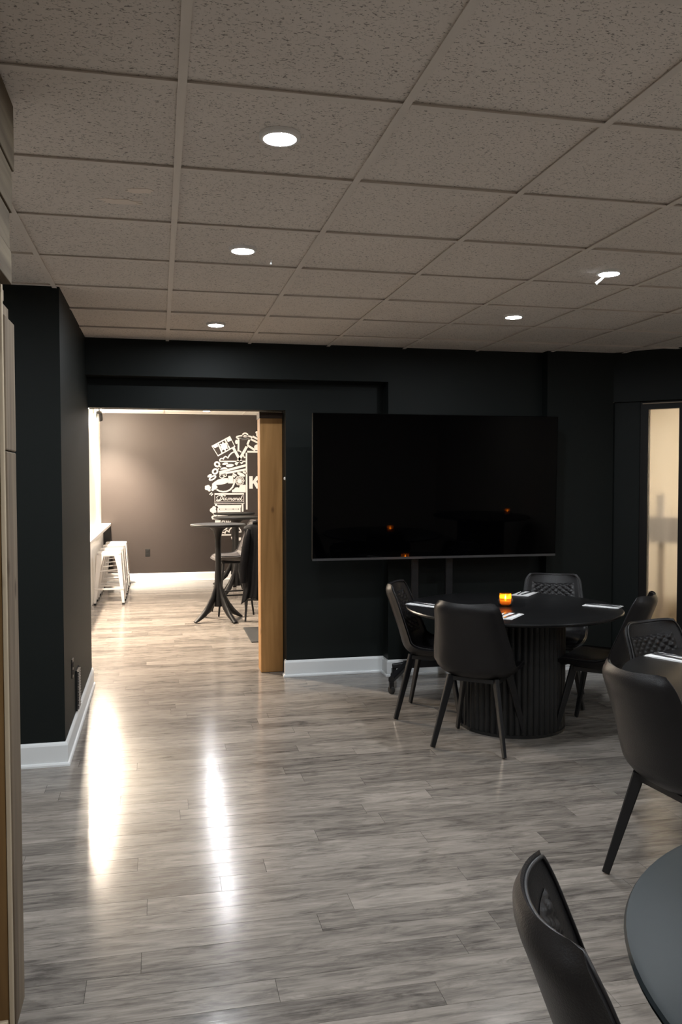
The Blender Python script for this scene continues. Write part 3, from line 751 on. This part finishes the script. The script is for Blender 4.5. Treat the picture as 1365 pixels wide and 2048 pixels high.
# place settings
def napkin_parts(t):
    L, W_ = .115, .062
    for k,(dx,dw) in enumerate(((0,0),(.004,.006),(.010,.012))):
        A = 10; vs = []; fs = []
        for i in range(A+1):
            for j in range(5):
                x = -L + dx + (2*L-2*dx)*i/A; y = (-W_+dw) + 2*(W_-dw)*j/4; vs.append((x,y,.0006+.0016*k+.0012*math.sin(i*1.1+k)**2))
        for i in range(A):
            for j in range(4): a = i*5+j; fs.append((a,a+1,a+6,a+5))
        o = MB().add(vs,fs).build('fold','cloth',t,True,None); s_ = o.modifiers.new('thick','SOLIDIFY'); s_.thickness = .0012; s_.offset = 1
def knife_mesh():
    pr = [(-.11,-.006),(-.02,-.007),(0,-.005),(.06,-.009),(.10,-.006),(.115,.002),(.09,.006),(0,.005),(-.02,.007),(-.11,.006)]
    return MB().prism(pr,'xy',0,.003).mesh('knife',M['steel'])
def fork_mesh():
    mb = MB().prism([(-.105,-.006),(-.02,-.003),(.03,-.004),(.05,-.011),(.06,-.012),(.06,.012),(.05,.011),(.03,.004),(-.02,.003),(-.105,.006)],'xy',0,.003)
    for y in (-.010,-.0035,.0035,.010): mb.box(.06,.10,y-.0016,y+.0016,0,.003)
    return mb.mesh('fork',M['steel'])
KM, FM = knife_mesh(), fork_mesh()
np0 = None
for k, (cx, cy, ang, w_) in enumerate(((1.672,5.125,math.atan2(-.19,.135),'at the left of the candle table'),(2.01,4.585,math.atan2(.36,.33),'in front of the amber candle'),
                            (2.52,5.465,math.atan2(.33,.30),'behind the amber candle'),(2.762,4.822,math.atan2(-.169,.164),'at the right of the candle table'),
                            (2.265,3.33,math.atan2(-.9,.45),'on the table at the right picture edge'))):
    lab = 'white folded napkin ' + w_
    if np0 is None: np0 = thing('napkin', lab, 'napkin', (cx,cy,ZT), ang, 'white napkins at the place settings'); napkin_parts(np0)
    else: copy_tree(np0, lab, (cx,cy,ZT), ang)
    for nm, me, dy, dx in (('fork',FM,.026,0),('knife',KM,-.020,.008)):
        o = bpy.data.objects.new(nm, me); COL.objects.link(o)
        o.location = (cx + dx*math.cos(ang) - dy*math.sin(ang), cy + dx*math.sin(ang) + dy*math.cos(ang), ZT+.0068); o.rotation_euler.z = ang + (.10 if nm == 'fork' else -.07)
        tag(o, 'dark steel ' + nm + ' on the napkin ' + w_, nm, nm + 's on the napkins')

def candle(label, loc, power=.30):
    t = thing('candle_holder', label, 'candle', loc, 0, 'amber candle holders')
    MB().lathe([(.028,0),(.042,.008),(.049,.028),(.048,.046),(.043,.056),(.0415,.056),(.0465,.045),(.0475,.028),(.040,.010),(.026,.003)], 28).build('outer_bowl','clear',t,True)
    MB().lathe([(.026,.012),(.035,.020),(.0365,.040),(.0365,.086)], 28, cap=False).build('amber_cup','amber',t,True)
    MB().lathe([(.034,.022),(.034,.036),(.003,.034)], 20).build('wax','wax',t)
    MB().lathe([(.0005,.037),(.0045,.042),(.006,.049),(.0042,.059),(.0005,.072)], 10).build('flame','flame',t,True)
    ld = bpy.data.lights.new('flame_glow','POINT'); ld.energy = power; ld.color = (1,.55,.18); ld.shadow_soft_size = .004
    lo = bpy.data.objects.new('flame_glow', ld); COL.objects.link(lo); lo.parent = t; lo.location = (0,0,.056)
    return t
candle('amber glass candle holder glowing in the middle of the set table', (2.15,4.945,ZT))
copy_tree(bpy.data.objects['candle_holder'], 'amber candle holder of the right hand table, mirrored at the screen left', (2.61,2.80,ZT))
copy_tree(bpy.data.objects['candle_holder'], 'amber candle holder by the right wall, mirrored at the screen right', (4.87,.95,ZT))

# ------------------------------------------------------------------ television on a wheeled stand
YT = 6.05
tv = thing('television', 'huge black flat television screen standing in front of the dark wall', 'television', (2.075,YT,.965))
tv.rotation_euler.x = math.radians(1.75)
MB().box(-.968,.968,.0,.012,.017,1.086).build('screen','screen',tv)
MB().box(-.972,.972,.004,.05,.005,1.091).box(-.60,.60,.05,.10,.185,.885).build('cabinet','bezel',tv,bevel=.003)
MB().box(-.972,.972,-.003,.004,0,.017).build('bottom_strip','silver',tv)
for a in (-.972,.968): MB().box(a,a+.004,-.001,.004,.017,1.091).build('side_bezel','bezel',tv)
MB().box(-.968,.968,-.001,.004,1.086,1.091).build('top_bezel','bezel',tv)
sd = thing('television_stand', 'black wheeled stand carrying the big screen', 'stand', (2.075,6.10,0))
for sx in (-1,1):
    MB().bar((sx*.14,.09,.11),(sx*.14,.09,1.70),.06,.035,.06,.035,side=(1,0,0)).build('column','bmetal',sd)
    MB().bar((sx*.20,.10,.125),(sx*.43,-.275,.105),.05,.045,.045,.035).build('foot','bmetal',sd)
    MB().bar((sx*.17,.10,.125),(sx*.30,.155,.105),.05,.045,.045,.035).build('foot','bmetal',sd)
    for (cx, cy) in ((sx*.43,-.275),(sx*.29,.15)):
        c = MB().lathe([(.025,-.011),(.03,-.008),(.03,.008),(.025,.011)], 18).build('caster','rubber',sd,True); c.rotation_euler = (0,PI/2,.5); c.location = (cx,cy,.03)
        f = MB().box(cx-.016,cx+.016,cy-.014,cy+.014,.045,.088).build('caster_fork','bmetal',sd)
MB().box(-.22,.22,.075,.13,.10,.15).build('cross_bar','bmetal',sd)
MB().box(-.20,.20,.06,.085,1.25,1.35).build('mount_plate','bmetal',sd)

# ------------------------------------------------------------------ mural on the charcoal wall
def mural():
    t = thing('wall_mural', 'white line-art mural with sign, flags and bowl on the charcoal wall', 'mural', (0,YFAR,0))
    def XZ(px, py): return (.474 + (px-380)*(1.554-.474)/140, 2.424 - (py-850)*(2.424-.456)/250)
    SC = {'A': (415,860,12.41), 'B': (405,940,11.375), 'C': (405,980,11.375)}
    def cv(k, p): x0,y0,s = SC[k]; return XZ(x0+p[0]/s, y0+p[1]/s)
    def wz(k, w_): return w_/SC[k][2]*.00777
    D0, D1 = -.003, .0005
    layer = [0]
    def poly(mb, k, pts, lift=0):
        q = [cv(k,p) for p in pts]; mb.prism(q, 'xz', D0-lift, D1); return mb
    def stroke(mb, k, pts, w_, closed=False):
        q = [Vector(cv(k,p)) for p in pts]; h = wz(k,w_)/2; n = len(q); Lf = []; Rt = []
        for i in range(n):
            a = q[(i-1)%n] if (closed or i) else q[i]; b = q[(i+1)%n] if (closed or i < n-1) else q[i]
            d = (b-a).normalized(); nn = Vector((-d.y,d.x)); Lf.append(q[i]+nn*h); Rt.append(q[i]-nn*h)
        rings = [[(Lf[i].x,D0,Lf[i].y),(Rt[i].x,D0,Rt[i].y),(Rt[i].x,D1,Rt[i].y),(Lf[i].x,D1,Lf[i].y)] for i in range(n)]
        mb.ring_sweep(rings, closed=closed); return mb
    def ell(cx, cy, rx, ry, rot=0, n=20, a0=0, a1=360):
        c, s = math.cos(math.radians(rot)), math.sin(math.radians(rot)); o = []
        full = a1-a0 >= 360
        for i in range(n if full else n+1):
            a = math.radians(a0+(a1-a0)*i/n); x, y = rx*math.cos(a), ry*math.sin(a); o.append((cx+x*c-y*s, cy+x*s+y*c))
        return o
    def rect(x0,y0,x1,y1): return [(x0,y0),(x1,y0),(x1,y1),(x0,y1)]
    # flag with a leaf-like emblem
    m = MB(); stroke(m,'A',[(112,392),(562,150),(682,392),(258,625)],34,True); stroke(m,'A',[(258,310),(365,560)],34); stroke(m,'A',[(432,225),(560,455)],34)
    poly(m,'A',[(130,395),(240,335),(265,395),(180,440)]); poly(m,'A',[(470,210),(560,165),(600,240),(510,290)])
    star = []
    for i in range(16):
        a = math.radians(-62+22.5*i); r = (125,78)[i%2]; star.append((410+r*math.cos(a), 392+r*math.sin(a)))
    poly(m,'A',star); m.build('flag','paint',t)
    m = MB(); stroke(m,'A',[(645,430),(760,640),(868,815)],66); m.build('flag_pole','paint',t)
    m = MB(); stroke(m,'A',[(985,395),(840,640),(700,845)],66); stroke(m,'A',[(1000,345),(1065,190)],50); stroke(m,'A',[(1060,195),(1340,330)],46); stroke(m,'A',[(1130,140),(1400,270)],50); stroke(m,'A',[(1000,360),(1200,485)],50)
    poly(m,'A',ell(1265,410,95,75)); m.build('second_flag','paint',t)
    m = MB(); stroke(m,'A',ell(920,165,195,42,0,28),34,True); stroke(m,'A',ell(945,105,62,42,0,20),36,True); stroke(m,'A',[(778,205),(772,500)],44); stroke(m,'A',[(790,205),(1050,205)],26); poly(m,'A',ell(725,280,36,52)); m.build('stock_pot','paint',t)
    m = MB()
    for i,(x,y,r) in enumerate(((1245,40,42),(1300,20,45),(1260,110,45),(1320,90,50),(1340,160,45))): poly(m,'A',ell(x,y,r,r*.8,i*30,7))
    m.build('leafy_top','paint',t)
    m = MB(); stroke(m,'A',[(310,765),(298,730),(325,695),(365,690),(395,708),(405,668),(445,640),(480,655),(500,685),(545,610),(600,555),(665,525)],32); stroke(m,'A',[(305,762),(950,762)],30)
    stroke(m,'A',[(745,500),(800,502),(845,535)],30); stroke(m,'A',[(890,600),(925,672),(950,652)],30); m.build('cloud','paint',t)
    for (cx,cy,rx,ry,rot) in ((435,820,76,28,-10),(555,865,100,40,-6),(45,1118,62,32,-32),(835,1085,108,40,24),(930,1040,60,26,25)):
        poly(MB(),'A',ell(cx,cy,rx,ry,rot)).build('seed','paint',t)
    for (cx,cy,rx,ry,rot,w_) in ((235,835,58,52,30,44),(183,1012,62,54,-40,44),(118,1172,88,36,-30,36)):
        stroke(MB(),'A',ell(cx,cy,rx,ry,rot),w_,True).build('ring_slice','paint',t)
    m = MB(); stroke(m,'A',[(270,880),(335,905)],22); stroke(m,'A',[(235,970),(285,938)],22); m.build('stalk','paint',t)
    m = MB(); stroke(m,'A',[(290,1035),(960,858)],58); stroke(m,'A',[(290,1080),(960,962)],52); m.build('chopsticks','paint',t)
    m = MB(); poly(m,'A',ell(405,960,92,52,-8,14,180,360)); m.build('shell_slice','paint',t)
    m = MB(); stroke(m,'A',ell(360,1130,62,42,-10),20,True); stroke(m,'A',ell(425,1105,42,34,0),18,True); m.build('noodles','paint',t)
    # big board with the letter K
    m = MB(); stroke(m,'A',[(975,503),(975,1960)],40); stroke(m,'A',[(958,522),(2300,522)],44); m.build('board_outline','paint',t)
    m = MB(); poly(m,'B',rect(1070,125,1150,410)); poly(m,'B',[(1150,245),(1232,125),(1330,125),(1222,262),(1150,300)],.0008); poly(m,'B',[(1170,262),(1222,225),(1340,410),(1240,410),(1176,300)],.0016); m.build('letter_k','paint',t)
    # bowl
    m = MB(); stroke(m,'B',[(312,425),(380,462),(460,478),(540,470),(620,435),(680,375),(715,300),(725,215),(722,190)],36); m.build('bowl','paint',t)
    m = MB(); poly(m,'B',[(208,300),(260,255),(340,205),(450,172),(570,170),(590,262),(500,300),(400,318),(300,322),(215,330)]); m.build('fish','paint',t)
    poly(MB(),'B',rect(582,118,696,290)).build('tofu_block','paint',t)
    m = MB()
    for i in range(9): a = 2*PI*i/9; stroke(m,'B',ell(845+80*math.cos(a),228+80*math.sin(a),26,26,0,8),16,True)
    stroke(m,'B',ell(845,228,72,72,0,20),22,True); poly(m,'B',ell(845,232,46,46)); m.build('flower','paint',t)
    poly(MB(),'B',[(668,492),(668,440),(715,420),(745,382),(800,378),(830,390),(850,345),(900,322),(985,322),(985,495)]).build('solid_cloud','paint',t)
    for (cx,cy,r,sx,sy) in ((110,385,70,145,440),(265,372,66,222,430)):
        m = MB()
        for q in range(5): a = 2*PI*q/5; poly(m,'B',ell(cx+r*.45*math.cos(a),cy+r*.4*math.sin(a),r*.6,r*.52,0,10),.0003*q)
        poly(m,'B',ell(sx,sy,32,32,0,10),.0018); m.build('mushroom','paint',t)
    m = MB(); stroke(m,'B',[(150,540),(205,492)],24); stroke(m,'B',[(185,562),(230,520)],24); stroke(m,'B',[(675,105),(740,145)],36); stroke(m,'B',[(690,62),(775,115)],36); m.build('ticks','paint',t)
    # sign with script lettering
    m = MB(); stroke(m,'B',[(270,528),(938,528),(938,722),(270,722)],38,True); m.build('sign_frame','paint',t)
    m = MB(); w_ = 17
    for s_ in ([(330,632),(312,610),(330,580),(380,560),(450,553),(510,562),(520,580)],[(428,562),(408,610),(380,665)],[(300,672),(340,684),(395,676),(440,640),(455,600),(430,562)],
               [(300,672),(325,655),(380,668)],[(483,608),(466,655),(480,672),(505,655)],[(490,585),(496,578)],
               [(553,622),(528,615),(508,640),(515,668),(535,664),(552,635),(558,615),(546,660),(560,672),(578,655)],
               [(592,615),(576,672)],[(582,650),(605,620),(622,622),(612,672)],[(616,650),(640,620),(656,624),(645,665),(660,674),(678,660)],
               [(720,622),(692,630),(682,660),(700,678),(725,660),(728,630),(716,622)],[(728,640),(752,625)],
               [(760,618),(745,674)],[(750,652),(775,620),(794,626),(782,664),(796,674),(815,660)],
               [(860,625),(832,622),(815,652),(828,676),(850,664),(868,630)],[(908,562),(882,620),(868,664),(884,680),(915,660)]):
        stroke(m,'B',s_,w_)
    m.build('sign_script','paint',t)
    # stove / cart below the sign
    m = MB(); poly(m,'C',rect(258,262,950,300)); poly(m,'C',rect(275,300,320,345)); poly(m,'C',rect(890,300,930,480)); poly(m,'C',[(318,325),(880,325),(866,395),(352,395)])
    poly(m,'C',rect(330,395,372,640)); poly(m,'C',rect(824,395,862,640)); poly(m,'C',rect(372,395,824,402),.001); poly(m,'C',rect(372,440,824,640)); poly(m,'C',rect(384,406,515,434)); poly(m,'C',rect(530,406,682,434)); poly(m,'C',rect(696,406,815,434)); m.build('stove','paint',t)
    m = MB()
    for i,(x,y,r) in enumerate(((205,440,52),(250,395,48),(250,470,56),(280,540,45),(225,600,38))): poly(m,'C',ell(x,y,r,r,0,10),.0004*i)
    m.build('puffy_leaf','paint',t)
    m = MB(); stroke(m,'C',[(205,636),(1000,636)],28); m.build('ground_line','paint',t)
    m = MB(); poly(m,'C',rect(272,668,400,735)); m.build('label_block','paint',t)
    # row of capitals, mostly behind the table top
    m = MB()
    for s_ in ([(475,695),(455,682),(435,695),(430,720),(445,742),(475,735)],[(495,682),(495,730),(515,742),(535,730),(535,682)],[(550,742),(575,682),(600,742)],[(560,722),(590,722)],[(655,695),(635,682),(618,700),(618,725),(635,742),(655,730)],[(760,688),(815,688),(785,742)]):
        stroke(m,'C',s_,20)
    m.build('capitals','paint',t)
    m = MB(); poly(m,'C',[(412,920),(425,865),(470,825),(540,815),(570,830),(540,875),(480,900)]); stroke(m,'C',[(420,1000),(420,960),(450,940),(485,955),(500,970),(510,925),(545,905),(580,930),(590,950),(600,900),(640,850),(685,825)],28); stroke(m,'C',[(412,1005),(640,1005)],30)
    stroke(m,'C',[(765,815),(820,850),(860,900),(870,940)],28); stroke(m,'C',[(762,942),(878,942)],28); m.build('lower_cloud','paint',t)
    m = MB(); poly(m,'C',[(635,1050),(690,1050),(672,1115),(655,1110)]); poly(m,'C',rect(800,1070,870,1138)); m.build('lower_marks','paint',t)
mural()
